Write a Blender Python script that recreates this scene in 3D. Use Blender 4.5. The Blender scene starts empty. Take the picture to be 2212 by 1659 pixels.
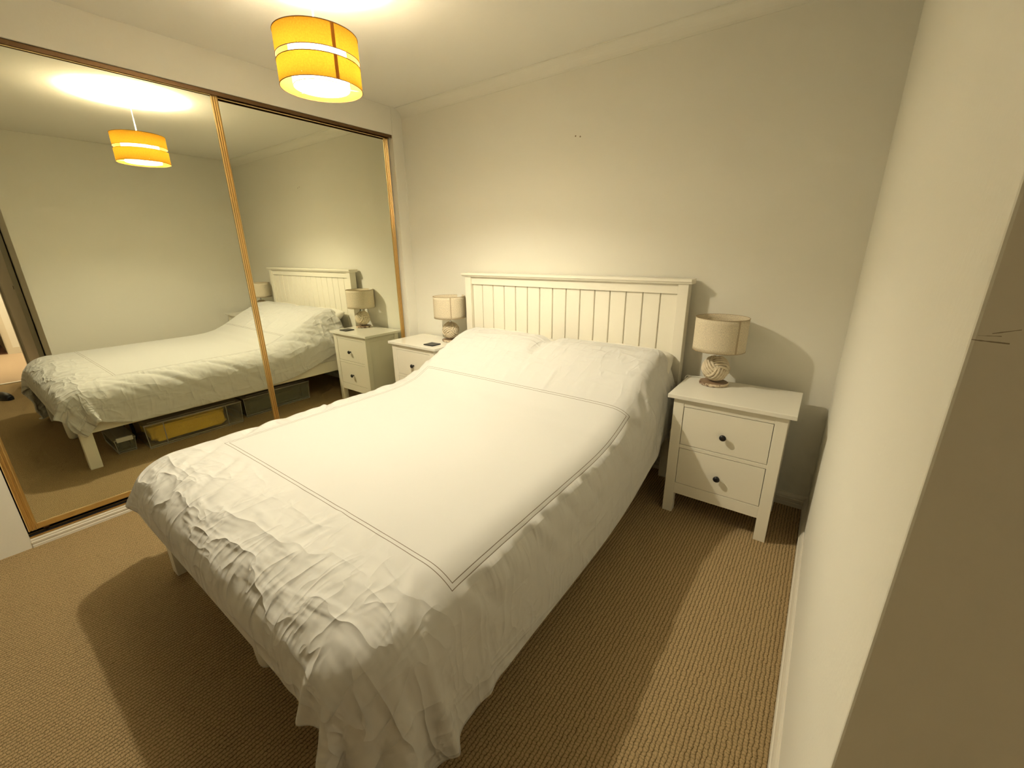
import bpy, bmesh, math, random
import numpy as np
from mathutils import Vector, Matrix

# ------------------------------------------------------------------ camera, light, exposure
S = bpy.context.scene
COL = S.collection
CAM = (4.6779, -2.4912, 1.3461)
FOCAL_PX, W_PX = 904.36, 2212.0
cam_d = bpy.data.cameras.new('camera')
cam_d.sensor_width = 36.0
cam_d.sensor_fit = 'HORIZONTAL'
cam_d.lens = 36.0 * FOCAL_PX / W_PX
cam_d.clip_start = 0.02
cam = bpy.data.objects.new('camera', cam_d)
COL.objects.link(cam)
yaw, pit, rol = (math.radians(a) for a in (36.5348, -17.7185, -0.6903))
Fv = Vector((-math.sin(yaw)*math.cos(pit), math.cos(yaw)*math.cos(pit), math.sin(pit)))
Rv = Vector((math.cos(yaw), math.sin(yaw), 0)); Uv = Rv.cross(Fv)
R2 = Rv*math.cos(rol) + Uv*math.sin(rol); U2 = -Rv*math.sin(rol) + Uv*math.cos(rol)
M = Matrix((R2, U2, -Fv)).transposed().to_4x4(); M.translation = Vector(CAM)
cam.matrix_world = M
S.camera = cam
S.view_settings.view_transform = 'Standard'
S.view_settings.look = 'None'
S.view_settings.gamma = 1.0
S.view_settings.use_curve_mapping = False
S.view_settings.exposure = 0.0
w = bpy.data.worlds.new('world'); S.world = w; w.use_nodes = True
w.node_tree.nodes['Background'].inputs[0].default_value = (0.9, 0.75, 0.5, 1)
w.node_tree.nodes['Background'].inputs[1].default_value = 0.02
cy = S.cycles
cy.max_bounces = 8; cy.diffuse_bounces = 4; cy.glossy_bounces = 6
cy.transmission_bounces = 8; cy.transparent_max_bounces = 16
cy.caustics_reflective = True; cy.caustics_refractive = False
cy.sample_clamp_indirect = 0.0
cy.use_guiding = True; cy.guiding_training_samples = 24
cy.use_adaptive_sampling = True; cy.adaptive_threshold = 0.06; cy.adaptive_min_samples = 16
cy.use_light_tree = False
cy.use_denoising = True
BULB_POS = (2.919, -1.364, 2.023)
BULB_W = 73.0
BULB_COL = (1.0, 0.915, 0.715)
HALL_W = 70.0
HALL_COL = (1.0, 0.86, 0.66)
def lamp(name, loc, power, col, r):
    l = bpy.data.lights.new(name, 'POINT'); l.energy = power; l.color = col; l.shadow_soft_size = r
    o = bpy.data.objects.new(name, l); COL.objects.link(o); o.location = loc
    return o
lamp('bulb_light', BULB_POS, BULB_W, BULB_COL, 0.022)
lamp('landing_light', (7.5, -1.55, 2.2), HALL_W, HALL_COL, 0.06)

# ------------------------------------------------------------------ materials
def mat(name, col, rough=0.6, metal=0.0, spec=0.5, **kw):
    m = bpy.data.materials.new(name); m.use_nodes = True
    b = m.node_tree.nodes['Principled BSDF']
    b.inputs['Base Color'].default_value = (*col, 1)
    b.inputs['Roughness'].default_value = rough
    b.inputs['Metallic'].default_value = metal
    b.inputs['Specular IOR Level'].default_value = spec
    for k, v in kw.items(): b.inputs[k].default_value = v
    return m
def N(m, t, **kw):
    n = m.node_tree.nodes.new(t)
    for k, v in kw.items():
        if k in n.inputs: n.inputs[k].default_value = v
        else: setattr(n, k, v)
    return n
def LK(m, a, b): m.node_tree.links.new(a, b)
def bump_noise(m, scale, dist, strength=1.0, detail=3.0, coord='Object', vscale=None):
    tc = N(m, 'ShaderNodeTexCoord'); nz = N(m, 'ShaderNodeTexNoise', Scale=scale, Detail=detail)
    src = tc.outputs[coord]
    if vscale:
        mp = N(m, 'ShaderNodeMapping'); mp.inputs['Scale'].default_value = vscale
        LK(m, src, mp.inputs[0]); src = mp.outputs[0]
    LK(m, src, nz.inputs['Vector'])
    b = N(m, 'ShaderNodeBump', Strength=strength, Distance=dist)
    LK(m, nz.outputs[0], b.inputs['Height'])
    LK(m, b.outputs[0], m.node_tree.nodes['Principled BSDF'].inputs['Normal'])
    return nz, b
def math_n(m, op, a, b=None, c=None, clamp=False):
    n = N(m, 'ShaderNodeMath', operation=op, use_clamp=clamp)
    for i, v in enumerate((a, b, c)):
        if v is None: continue
        if isinstance(v, (int, float)): n.inputs[i].default_value = v
        else: LK(m, v, n.inputs[i])
    return n.outputs[0]

WALLC = (0.85, 0.825, 0.725)
m_wall = mat('cream wall paint', WALLC, 0.75, spec=0.25)
bump_noise(m_wall, 90, 0.0006, 0.5)
m_ceil = mat('ceiling paint', (0.87, 0.845, 0.76), 0.85, spec=0.2)
bump_noise(m_ceil, 60, 0.0008, 0.5)
# back wall: two tiny filled screw holes
m_wallb = mat('cream wall paint with screw holes', WALLC, 0.75, spec=0.25)
bump_noise(m_wallb, 90, 0.0006, 0.5)
geo = N(m_wallb, 'ShaderNodeNewGeometry')
acc = None
for px_, pz_ in ((3.323, 1.986), (3.354, 1.979)):
    d = N(m_wallb, 'ShaderNodeVectorMath', operation='DISTANCE'); LK(m_wallb, geo.outputs['Position'], d.inputs[0])
    d.inputs[1].default_value = (px_, 0, pz_)
    v = math_n(m_wallb, 'LESS_THAN', d.outputs['Value'], 0.0045)
    acc = v if acc is None else math_n(m_wallb, 'MAXIMUM', acc, v)
mx = N(m_wallb, 'ShaderNodeMix', data_type='RGBA')
mx.inputs[6].default_value = (*WALLC, 1); mx.inputs[7].default_value = (0.28, 0.22, 0.14, 1)
LK(m_wallb, acc, mx.inputs[0]); LK(m_wallb, mx.outputs[2], m_wallb.node_tree.nodes['Principled BSDF'].inputs['Base Color'])
# right wall block: scuff marks on the return beside the doorway
m_wallr = mat('cream wall paint with scuffs', WALLC, 0.75, spec=0.25)
bump_noise(m_wallr, 90, 0.0006, 0.5)
geo = N(m_wallr, 'ShaderNodeNewGeometry'); sp = N(m_wallr, 'ShaderNodeSeparateXYZ'); LK(m_wallr, geo.outputs['Position'], sp.inputs[0])
nz = N(m_wallr, 'ShaderNodeTexNoise', Scale=120.0, Detail=2.0); LK(m_wallr, geo.outputs['Position'], nz.inputs['Vector'])
acc = None
for x0, x1, z0, sl, th in ((4.789, 4.812, 1.266, -0.05, 0.0006), (4.800, 4.816, 1.2725, 0.3, 0.0004), (4.792, 4.806, 1.2700, 0.05, 0.0003)):
    xr = math_n(m_wallr, 'SUBTRACT', sp.outputs['X'], x0)
    zz = math_n(m_wallr, 'ABSOLUTE', math_n(m_wallr, 'SUBTRACT', math_n(m_wallr, 'SUBTRACT', sp.outputs['Z'], z0), math_n(m_wallr, 'MULTIPLY', xr, sl)))
    zz = math_n(m_wallr, 'ADD', zz, math_n(m_wallr, 'MULTIPLY', math_n(m_wallr, 'SUBTRACT', nz.outputs[0], 0.45), 0.0012))
    v = math_n(m_wallr, 'LESS_THAN', zz, th)
    v = math_n(m_wallr, 'MULTIPLY', v, math_n(m_wallr, 'GREATER_THAN', xr, 0.0))
    v = math_n(m_wallr, 'MULTIPLY', v, math_n(m_wallr, 'LESS_THAN', sp.outputs['X'], x1))
    acc = v if acc is None else math_n(m_wallr, 'MAXIMUM', acc, v)
mx = N(m_wallr, 'ShaderNodeMix', data_type='RGBA')
mx.inputs[6].default_value = (*WALLC, 1); mx.inputs[7].default_value = (0.22, 0.18, 0.12, 1)
LK(m_wallr, math_n(m_wallr, 'MULTIPLY', acc, 0.8), mx.inputs[0]); LK(m_wallr, mx.outputs[2], m_wallr.node_tree.nodes['Principled BSDF'].inputs['Base Color'])

m_trim = mat('white gloss woodwork', (0.78, 0.73, 0.62), 0.4)
m_white = mat('white stained furniture', (0.91, 0.865, 0.73), 0.33, spec=0.5)
bump_noise(m_white, 14, 0.0004, 0.4, vscale=(1, 1, 8))
m_top = mat('white lacquered table top', (0.88, 0.85, 0.75), 0.16, spec=0.5)
m_black = mat('black painted wood', (0.012, 0.011, 0.011), 0.35)
m_dark = mat('dark recess', (0.015, 0.012, 0.01), 0.9)  # near-black; in gaps and recesses the colour stands in for shade
m_gold = mat('gold anodised aluminium', (0.82, 0.62, 0.30), 0.32, metal=1.0)
m_goldd = mat('aluminium darkened for track shade', (0.20, 0.12, 0.06), 0.4, metal=1.0)  # dark tone stands in for the shadow gap of the top track
m_mirror = mat('mirror glass', (0.80, 0.81, 0.70), 0.0, metal=1.0)
m_doorgrey = mat('door paint', (0.52, 0.49, 0.40), 0.5)
m_steel = mat('chrome', (0.7, 0.7, 0.68), 0.15, metal=1.0)
m_sheet = mat('white cotton sheet', (0.83, 0.80, 0.72), 0.8, spec=0.15)
bump_noise(m_sheet, 9, 0.006, 0.7)
m_hallcarpet = mat('pinkish landing carpet', (0.62, 0.47, 0.33), 0.95, spec=0.1)
bump_noise(m_hallcarpet, 160, 0.004, 1.0)
m_redfloor = mat('reddish wood floor', (0.20, 0.09, 0.06), 0.5)
m_yellow = mat('mustard yellow blanket', (0.92, 0.64, 0.06), 0.9, spec=0.1)
bump_noise(m_yellow, 26, 0.02, 1.0)
m_darkcloth = mat('dark brown cloth', (0.05, 0.028, 0.02), 0.9)
m_navy = mat('navy strap fabric', (0.012, 0.015, 0.03), 0.85)
m_greencloth = mat('olive grey cloth', (0.16, 0.155, 0.09), 0.9)
m_clip = mat('white plastic', (0.85, 0.84, 0.76), 0.35)
m_cable = mat('white cable', (0.8, 0.77, 0.68), 0.5)

def plastic(name, tint, alpha):
    m = bpy.data.materials.new(name); m.use_nodes = True; nt = m.node_tree; nt.nodes.clear()
    o = N(m, 'ShaderNodeOutputMaterial'); t = N(m, 'ShaderNodeBsdfTransparent'); t.inputs[0].default_value = (*tint, 1)
    g = N(m, 'ShaderNodeBsdfPrincipled'); g.inputs['Base Color'].default_value = (*[c*0.8 for c in tint], 1); g.inputs['Roughness'].default_value = 0.2
    mxs = N(m, 'ShaderNodeMixShader'); mxs.inputs[0].default_value = alpha
    LK(m, t.outputs[0], mxs.inputs[1]); LK(m, g.outputs[0], mxs.inputs[2]); LK(m, mxs.outputs[0], o.inputs[0])
    return m
m_clear = plastic('clear plastic', (0.97, 0.96, 0.90), 0.07)
m_clearedge = plastic('clear plastic rim', (0.9, 0.88, 0.8), 0.45)
m_clearolive = plastic('smoky clear plastic', (0.80, 0.80, 0.68), 0.20)

def translucent(name, col, trans, tcol, weave=None):
    """lampshade cloth: diffuse outside plus light that passes through"""
    m = bpy.data.materials.new(name); m.use_nodes = True; nt = m.node_tree; nt.nodes.clear()
    o = N(m, 'ShaderNodeOutputMaterial'); d = N(m, 'ShaderNodeBsdfDiffuse'); t = N(m, 'ShaderNodeBsdfTranslucent')
    d.inputs[0].default_value = (*col, 1); t.inputs[0].default_value = (*tcol, 1)
    mxs = N(m, 'ShaderNodeMixShader'); mxs.inputs[0].default_value = trans
    LK(m, d.outputs[0], mxs.inputs[1]); LK(m, t.outputs[0], mxs.inputs[2]); LK(m, mxs.outputs[0], o.inputs[0])
    if weave:
        s1, s2, amt = weave
        tc = N(m, 'ShaderNodeTexCoord')
        fs = []
        for sc in (s1, s2):
            mp = N(m, 'ShaderNodeMapping'); mp.inputs['Scale'].default_value = sc
            LK(m, tc.outputs['UV'], mp.inputs[0])
            nz = N(m, 'ShaderNodeTexNoise', Scale=1.0, Detail=3.0, Roughness=0.7); LK(m, mp.outputs[0], nz.inputs['Vector'])
            fs.append(nz.outputs[0])
        f = math_n(m, 'MULTIPLY', math_n(m, 'SUBTRACT', math_n(m, 'ADD', fs[0], fs[1]), 1.0), amt)
        f = math_n(m, 'ADD', 1.0, f)
        for node, c in ((d, col), (t, tcol)):
            vm = N(m, 'ShaderNodeVectorMath', operation='SCALE'); vm.inputs[0].default_value = c
            LK(m, f, vm.inputs['Scale']); LK(m, vm.outputs[0], node.inputs[0])
    return m
W_WEAVE = ((30, 260, 1), (500, 25, 1), 1.2)
m_linen = translucent('natural linen shade', (0.80, 0.71, 0.53), 0.12, (0.7, 0.5, 0.3), ((700, 18, 1), (60, 130, 1), 1.3))
m_orange = translucent('ochre linen shade', (0.50, 0.25, 0.03), 0.12, (0.58, 0.29, 0.020), ((22, 160, 1), (260, 14, 1), 0.5))
m_orangeseam = translucent('ochre double seam', (0.5, 0.2, 0.03), 0.10, (0.30, 0.06, 0.004))
m_orangein = translucent('shade lining', (0.9, 0.82, 0.5), 0.3, (0.98, 0.85, 0.45))
m_inner = translucent('white inner diffuser', (0.62, 0.60, 0.55), 0.22, (0.85, 0.82, 0.75))
m_rim = mat('brown shade rim', (0.20, 0.10, 0.03), 0.7)
m_linrim = mat('linen rim tape', (0.42, 0.31, 0.17), 0.8)
m_rope = mat('cotton rope', (0.74, 0.64, 0.47), 0.9, spec=0.1)
m_ropegap = mat('rope gap shade', (0.06, 0.04, 0.025), 0.95)  # dark inner ball colour supplies the shade between rope strands
m_bulb = bpy.data.materials.new('bulb glass'); m_bulb.use_nodes = True
m_bulb.node_tree.nodes.clear()     # clear glowing glass envelope around the light source
o_ = N(m_bulb, 'ShaderNodeOutputMaterial'); ad = N(m_bulb, 'ShaderNodeAddShader'); tr = N(m_bulb, 'ShaderNodeBsdfTransparent'); em = N(m_bulb, 'ShaderNodeEmission')
em.inputs[0].default_value = (*BULB_COL, 1); em.inputs[1].default_value = 15.0
LK(m_bulb, tr.outputs[0], ad.inputs[0]); LK(m_bulb, em.outputs[0], ad.inputs[1]); LK(m_bulb, ad.outputs[0], o_.inputs[0])
m_hallglow = bpy.data.materials.new('landing lamp glow'); m_hallglow.use_nodes = True
b = m_hallglow.node_tree.nodes['Principled BSDF']
b.inputs['Emission Color'].default_value = (*HALL_COL, 1); b.inputs['Emission Strength'].default_value = 6.0

# bark-edged wood slice
m_slice = mat('wood slice', (0.5, 0.36, 0.22), 0.6)
tc = N(m_slice, 'ShaderNodeTexCoord'); nz = N(m_slice, 'ShaderNodeTexNoise', Scale=45.0, Detail=4.0); LK(m_slice, tc.outputs['Object'], nz.inputs['Vector'])
cr = N(m_slice, 'ShaderNodeValToRGB'); cr.color_ramp.elements[0].position = 0.42; cr.color_ramp.elements[0].color = (0.16, 0.09, 0.05, 1)
cr.color_ramp.elements[1].position = 0.55; cr.color_ramp.elements[1].color = (0.70, 0.58, 0.42, 1)
LK(m_slice, nz.outputs[0], cr.inputs[0]); LK(m_slice, cr.outputs[0], m_slice.node_tree.nodes['Principled BSDF'].inputs['Base Color'])
m_slicetop = mat('wood slice top', (0.30, 0.20, 0.12), 0.5)

# ribbed carpet: ribs run towards the headboard wall, with pips along each rib
m_carpet = mat('ribbed loop carpet', (0.3, 0.2, 0.1), 0.97, spec=0.08)
geo = N(m_carpet, 'ShaderNodeNewGeometry'); sp = N(m_carpet, 'ShaderNodeSeparateXYZ')
nzw = N(m_carpet, 'ShaderNodeTexNoise', Scale=55.0, Detail=2.0); LK(m_carpet, geo.outputs['Position'], nzw.inputs['Vector'])
vw = N(m_carpet, 'ShaderNodeVectorMath', operation='MULTIPLY_ADD'); LK(m_carpet, nzw.outputs['Color'], vw.inputs[0])
vw.inputs[1].default_value = (0.011, 0.016, 0); LK(m_carpet, geo.outputs['Position'], vw.inputs[2])
LK(m_carpet, vw.outputs[0], sp.inputs[0])
RIB, PIP = 0.0125, 0.0100
ribi = math_n(m_carpet, 'FLOOR', math_n(m_carpet, 'DIVIDE', sp.outputs['X'], RIB))
rx = math_n(m_carpet, 'ABSOLUTE', math_n(m_carpet, 'SINE', math_n(m_carpet, 'MULTIPLY', sp.outputs['X'], math.pi/RIB)))
off = math_n(m_carpet, 'MULTIPLY', ribi, 1.7)
ry = math_n(m_carpet, 'ABSOLUTE', math_n(m_carpet, 'SINE', math_n(m_carpet, 'ADD', math_n(m_carpet, 'MULTIPLY', sp.outputs['Y'], math.pi/PIP), off)))
rx5 = math_n(m_carpet, 'POWER', rx, 0.45); ry5 = math_n(m_carpet, 'POWER', ry, 0.35)
hgt = math_n(m_carpet, 'MULTIPLY', rx5, math_n(m_carpet, 'ADD', math_n(m_carpet, 'MULTIPLY', ry5, 0.6), 0.4))
nzf = N(m_carpet, 'ShaderNodeTexNoise', Scale=420.0, Detail=3.0, Roughness=0.7); LK(m_carpet, geo.outputs['Position'], nzf.inputs['Vector'])
hh = math_n(m_carpet, 'ADD', hgt, math_n(m_carpet, 'MULTIPLY', math_n(m_carpet, 'SUBTRACT', nzf.outputs[0], 0.5), 1.5))
bp = N(m_carpet, 'ShaderNodeBump', Strength=1.0, Distance=0.0065); LK(m_carpet, hh, bp.inputs['Height'])
LK(m_carpet, bp.outputs[0], m_carpet.node_tree.nodes['Principled BSDF'].inputs['Normal'])
cr = N(m_carpet, 'ShaderNodeValToRGB')
cr.color_ramp.elements[0].position = 0.18; cr.color_ramp.elements[0].color = (0.15, 0.085, 0.032, 1)  # low end: shade of the pits between loops put into the colour
cr.color_ramp.elements[1].position = 0.95; cr.color_ramp.elements[1].color = (0.86, 0.63, 0.335, 1)
e = cr.color_ramp.elements.new(0.5); e.color = (0.63, 0.445, 0.215, 1)
LK(m_carpet, hh, cr.inputs[0]); LK(m_carpet, cr.outputs[0], m_carpet.node_tree.nodes['Principled BSDF'].inputs['Base Color'])

# duvet cotton with two rows of brown stitching set in from the edge (UV in metres)
DU0, DU1, DV0, DV1 = 0.0, 2.165, 0.0, 2.205      # cloth size
SU0, SU1, SV0, SV1 = 0.42, 1.77, 0.54, 1.745    # stitched rectangle
m_duvet = mat('white cotton duvet cover', (0.68, 0.67, 0.63), 0.75, spec=0.2)
bsdf = m_duvet.node_tree.nodes['Principled BSDF']
bsdf.inputs['Sheen Weight'].default_value = 0.15
uvn = N(m_duvet, 'ShaderNodeUVMap', uv_map='UVMap'); sp = N(m_duvet, 'ShaderNodeSeparateXYZ'); LK(m_duvet, uvn.outputs[0], sp.inputs[0])
def rect_line(inset, th):
    u0, u1, v0, v1 = SU0+inset, SU1-inset, SV0+inset, SV1-inset
    cu, cv, hu, hv = (u0+u1)/2, (v0+v1)/2, (u1-u0)/2, (v1-v0)/2
    du = math_n(m_duvet, 'SUBTRACT', math_n(m_duvet, 'ABSOLUTE', math_n(m_duvet, 'SUBTRACT', sp.outputs['X'], cu)), hu)
    dv = math_n(m_duvet, 'SUBTRACT', math_n(m_duvet, 'ABSOLUTE', math_n(m_duvet, 'SUBTRACT', sp.outputs['Y'], cv)), hv)
    return math_n(m_duvet, 'LESS_THAN', math_n(m_duvet, 'ABSOLUTE', math_n(m_duvet, 'MAXIMUM', du, dv)), th)
ln = math_n(m_duvet, 'MAXIMUM', rect_line(0.0, 0.0011), rect_line(0.013, 0.0011))
mx = N(m_duvet, 'ShaderNodeMix', data_type='RGBA'); mx.inputs[6].default_value = (0.68, 0.67, 0.63, 1); mx.inputs[7].default_value = (0.16, 0.11, 0.065, 1)
LK(m_duvet, math_n(m_duvet, 'MULTIPLY', ln, 0.9), mx.inputs[0]); LK(m_duvet, mx.outputs[2], bsdf.inputs['Base Color'])
hs = None
for sc, dt, amp in (((3.2, 9, 1), 2.5, 0.7), ((11, 4, 1), 2.5, 0.5)):
    mp = N(m_duvet, 'ShaderNodeMapping'); mp.inputs['Scale'].default_value = sc; mp.inputs['Rotation'].default_value = (0, 0, 0.5)
    LK(m_duvet, uvn.outputs[0], mp.inputs[0])
    nz = N(m_duvet, 'ShaderNodeTexNoise', Scale=1.0, Detail=dt, Roughness=0.5, Distortion=0.25); LK(m_duvet, mp.outputs[0], nz.inputs['Vector'])
    r_ = math_n(m_duvet, 'SUBTRACT', 1.0, math_n(m_duvet, 'ABSOLUTE', math_n(m_duvet, 'MULTIPLY', math_n(m_duvet, 'SUBTRACT', nz.outputs[0], 0.5), 6.0)), clamp=True)
    r_ = math_n(m_duvet, 'MULTIPLY', math_n(m_duvet, 'POWER', r_, 2.0), amp)
    hs = r_ if hs is None else math_n(m_duvet, 'ADD', hs, r_)
# creasier outside the stitched rectangle
du = math_n(m_duvet, 'SUBTRACT', math_n(m_duvet, 'ABSOLUTE', math_n(m_duvet, 'SUBTRACT', sp.outputs['X'], (SU0+SU1)/2)), (SU1-SU0)/2)
dv = math_n(m_duvet, 'SUBTRACT', math_n(m_duvet, 'ABSOLUTE', math_n(m_duvet, 'SUBTRACT', sp.outputs['Y'], (SV0+SV1)/2)), (SV1-SV0)/2)
vfoot = math_n(m_duvet, 'SUBTRACT', sp.outputs['Y'], SV1)
msk = math_n(m_duvet, 'ADD', math_n(m_duvet, 'MULTIPLY', math_n(m_duvet, 'MAXIMUM', du, dv), 2.0), 0.12, clamp=True)
msk = math_n(m_duvet, 'ADD', msk, math_n(m_duvet, 'MULTIPLY', vfoot, 3.0, clamp=True))
hs = math_n(m_duvet, 'MULTIPLY', hs, msk)
# short tight gathers running out from the long seams
mp = N(m_duvet, 'ShaderNodeMapping'); mp.inputs['Scale'].default_value = (4.5, 21, 1); mp.inputs['Rotation'].default_value = (0, 0, 0.12)
LK(m_duvet, uvn.outputs[0], mp.inputs[0])
nz = N(m_duvet, 'ShaderNodeTexNoise', Scale=1.0, Detail=1.5, Roughness=0.5, Distortion=0.3); LK(m_duvet, mp.outputs[0], nz.inputs['Vector'])
e1 = math_n(m_duvet, 'MULTIPLY', du, 40.0, clamp=True)
e2 = math_n(m_duvet, 'SUBTRACT', 1.0, math_n(m_duvet, 'MULTIPLY', du, 7.0), clamp=True)
e3 = math_n(m_duvet, 'MULTIPLY', math_n(m_duvet, 'MULTIPLY', dv, -8.0, clamp=True), 3.4)
gth = math_n(m_duvet, 'MULTIPLY', math_n(m_duvet, 'MULTIPLY', nz.outputs[0], e1), math_n(m_duvet, 'MULTIPLY', e2, e3))
hs = math_n(m_duvet, 'ADD', hs, gth)
bp = N(m_duvet, 'ShaderNodeBump', Strength=0.8, Distance=0.010); LK(m_duvet, hs, bp.inputs['Height']); LK(m_duvet, bp.outputs[0], bsdf.inputs['Normal'])

# ------------------------------------------------------------------ geometry helpers
def box(bm, x0, x1, y0, y1, z0, z1):
    vs = [bm.verts.new((x, y, z)) for x in (x0, x1) for y in (y0, y1) for z in (z0, z1)]
    for f in ((0, 1, 3, 2), (4, 6, 7, 5), (0, 4, 5, 1), (2, 3, 7, 6), (0, 2, 6, 4), (1, 5, 7, 3)):
        bm.faces.new([vs[i] for i in f])
    return bm
def lathe(bm, prof, n=48, c=(0, 0), close=False, uv=None):
    rings = []
    for r, z in prof:
        rings.append([bm.verts.new((c[0]+r*math.cos(2*math.pi*k/n), c[1]+r*math.sin(2*math.pi*k/n), z)) for k in range(n)])
    for a, b_ in zip(rings, rings[1:]):
        for k in range(n): bm.faces.new((a[k], a[(k+1) % n], b_[(k+1) % n], b_[k]))
    if close:
        if prof[0][0] > 1e-6: bm.faces.new(rings[0][::-1])
        if prof[-1][0] > 1e-6: bm.faces.new(rings[-1])
    return bm
def tube(bm, pts, r, n=10, cyclic=False):
    pts = [Vector(p) for p in pts]; rings = []; up = None
    L_ = len(pts)
    for i, p in enumerate(pts):
        a = pts[(i-1) % L_] if (cyclic or i > 0) else p
        c = pts[(i+1) % L_] if (cyclic or i < L_-1) else p
        t = (c-a).normalized()
        if up is None: up = t.orthogonal().normalized()
        up = (up - t*up.dot(t)).normalized(); s = t.cross(up)
        rings.append([bm.verts.new(p + (up*math.cos(q)+s*math.sin(q))*r) for q in (2*math.pi*k/n for k in range(n))])
    m_ = L_ if cyclic else L_-1
    for i in range(m_):
        a, b_ = rings[i], rings[(i+1) % L_]
        for k in range(n): bm.faces.new((a[k], a[(k+1) % n], b_[(k+1) % n], b_[k]))
    if not cyclic: bm.faces.new(rings[0][::-1]); bm.faces.new(rings[-1])
    return bm
def extrude_prof(bm, prof, axis, a, b_):
    """closed 2-D profile [(p,q)] swept along x or y; p,q are the other two axes"""
    def P(t, p, q): return (t, p, q) if axis == 'x' else (p, t, q)
    r0 = [bm.verts.new(P(a, *c)) for c in prof]; r1 = [bm.verts.new(P(b_, *c)) for c in prof]
    n = len(prof)
    for k in range(n): bm.faces.new((r0[k], r0[(k+1) % n], r1[(k+1) % n], r1[k]))
    bm.faces.new(r0[::-1]); bm.faces.new(r1)
    return bm
def obj(name, bm, m, parent=None, bevel=0.0, smooth=False, seg=2):
    bmesh.ops.recalc_face_normals(bm, faces=bm.faces)
    me = bpy.data.meshes.new(name); bm.to_mesh(me); bm.free()
    for mm in (m if isinstance(m, (list, tuple)) else [m]): me.materials.append(mm)
    o = bpy.data.objects.new(name, me); COL.objects.link(o)
    if parent: o.parent = parent
    if smooth:
        for p in me.polygons: p.use_smooth = True
    if bevel:
        md = o.modifiers.new('bevel', 'BEVEL'); md.width = bevel; md.segments = seg; md.limit_method = 'ANGLE'; md.angle_limit = 0.6
    return o
def NB(): return bmesh.new()
def thing(name, label, cat, loc=(0, 0, 0), group=None):
    o = bpy.data.objects.new(name, None); COL.objects.link(o); o.location = loc; o.empty_display_size = 0.1
    o['label'] = label; o['category'] = cat
    if group: o['group'] = group
    return o
def tag(o, label, cat, group=None):
    o['label'] = label; o['category'] = cat
    if group: o['group'] = group
    return o
def struct(name, bm, m, parent=None, **kw):
    o = obj(name, bm, m, parent, **kw)
    if not parent: o['kind'] = 'structure'
    return o

# ------------------------------------------------------------------ room shell
XN, XR, H, YD = 1.796, 4.788, 2.385, -1.956
YREAR, XD = -4.3, 5.97
struct('floor', box(NB(), 1.55, XD, YREAR, 0.0, -0.06, 0.0), m_carpet)
struct('ceiling', box(NB(), 1.2, 10.6, -4.4, 0.12, H, H+0.1), m_ceil)
struct('wall_back', box(NB(), 1.2, XR, 0.0, 0.12, -0.06, H), m_wallb)
struct('wall_right', box(NB(), XR, XD+0.0, YD, 0.12, -0.06, H), m_wallr, bevel=0.003)
struct('wall_front', box(NB(), 1.2, XD, YREAR-0.1, YREAR, -0.06, H), m_wall)
OY0, OY1, OZ = -0.0995, -2.511, 2.197
bm = NB(); TH = 0.09
box(bm, XN-TH, XN, OY0, 0.0, 0, H)              # nib beside the headboard wall
box(bm, XN-TH, XN, OY1, OY0-0.0012, OZ, H)      # bulkhead over the doors
box(bm, XN-TH, XN, YREAR, OY1, 0, H)            # return wall at the foot
struct('wall_left', bm, m_wall)
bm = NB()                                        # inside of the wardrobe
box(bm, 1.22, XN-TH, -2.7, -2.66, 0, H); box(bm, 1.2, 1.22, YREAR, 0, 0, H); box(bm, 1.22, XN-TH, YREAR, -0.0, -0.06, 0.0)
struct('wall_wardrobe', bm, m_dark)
# cove along the headboard wall
prof = [(0, H), (0, H-0.0624)]
for k in range(0, 9):
    a = math.pi/2*k/8
    prof.append((-0.0624+0.058*math.cos(a), H-0.0624+0.058*math.sin(a)))
prof.append((-0.0624, H))
struct('trim_1', extrude_prof(NB(), prof, 'x', XN, XR), m_wall)
# skirting
def skirt(sgn):
    return [(0, 0), (sgn*0.018, 0), (sgn*0.018, 0.022), (sgn*0.0155, 0.024), (sgn*0.0155, 0.030), (sgn*0.018, 0.032),
            (sgn*0.018, 0.046), (sgn*0.0145, 0.049), (sgn*0.0145, 0.054), (sgn*0.0125, 0.060), (sgn*0.008, 0.070), (sgn*0.004, 0.075), (0, 0.075)]
struct('baseboard_back', extrude_prof(NB(), skirt(-1), 'x', XN, XR), m_trim)
struct('baseboard_right', extrude_prof(NB(), [(XR+p, q) for p, q in skirt(-1)], 'y', YD, -0.018), m_trim)
struct('baseboard_left', extrude_prof(NB(), [(XN+p, q) for p, q in skirt(1)], 'y', OY0, -0.018), m_trim)
# sill under the sliding doors: white moulded board with a brass lip
struct('trim_2', extrude_prof(NB(), [(XN-TH, 0), (XN+0.004, 0), (XN+0.004, 0.012), (XN+0.002, 0.014), (XN+0.002, 0.020), (XN+0.004, 0.022),
       (XN+0.004, 0.030), (XN+0.001, 0.033), (XN+0.001, 0.040), (XN-0.002, 0.046), (XN-TH, 0.046)], 'y', OY1, OY0), m_trim)
struct('trim_8', box(NB(), XN-0.0885, XN-0.006, OY1+0.001, OY0-0.001, 0.0462, 0.0475), m_dark)  # dark sheet laid in the channel as the shade under the doors
bm = NB()
for xx in (XN-0.006, XN-0.048, XN-0.087): box(bm, xx, xx+0.002, OY1+0.001, OY0-0.001, 0.048, 0.056)
struct('trim_3', bm, m_gold)
bm = NB(); box(bm, XN-0.088, XN-0.012, OY1+0.001, OY0-0.001, OZ-0.002, OZ)
for xx in (XN-0.014, XN-0.048, XN-0.088): box(bm, xx, xx+0.002, OY1+0.001, OY0-0.001, OZ-0.020, OZ)
struct('trim_4', bm, m_goldd)

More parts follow.
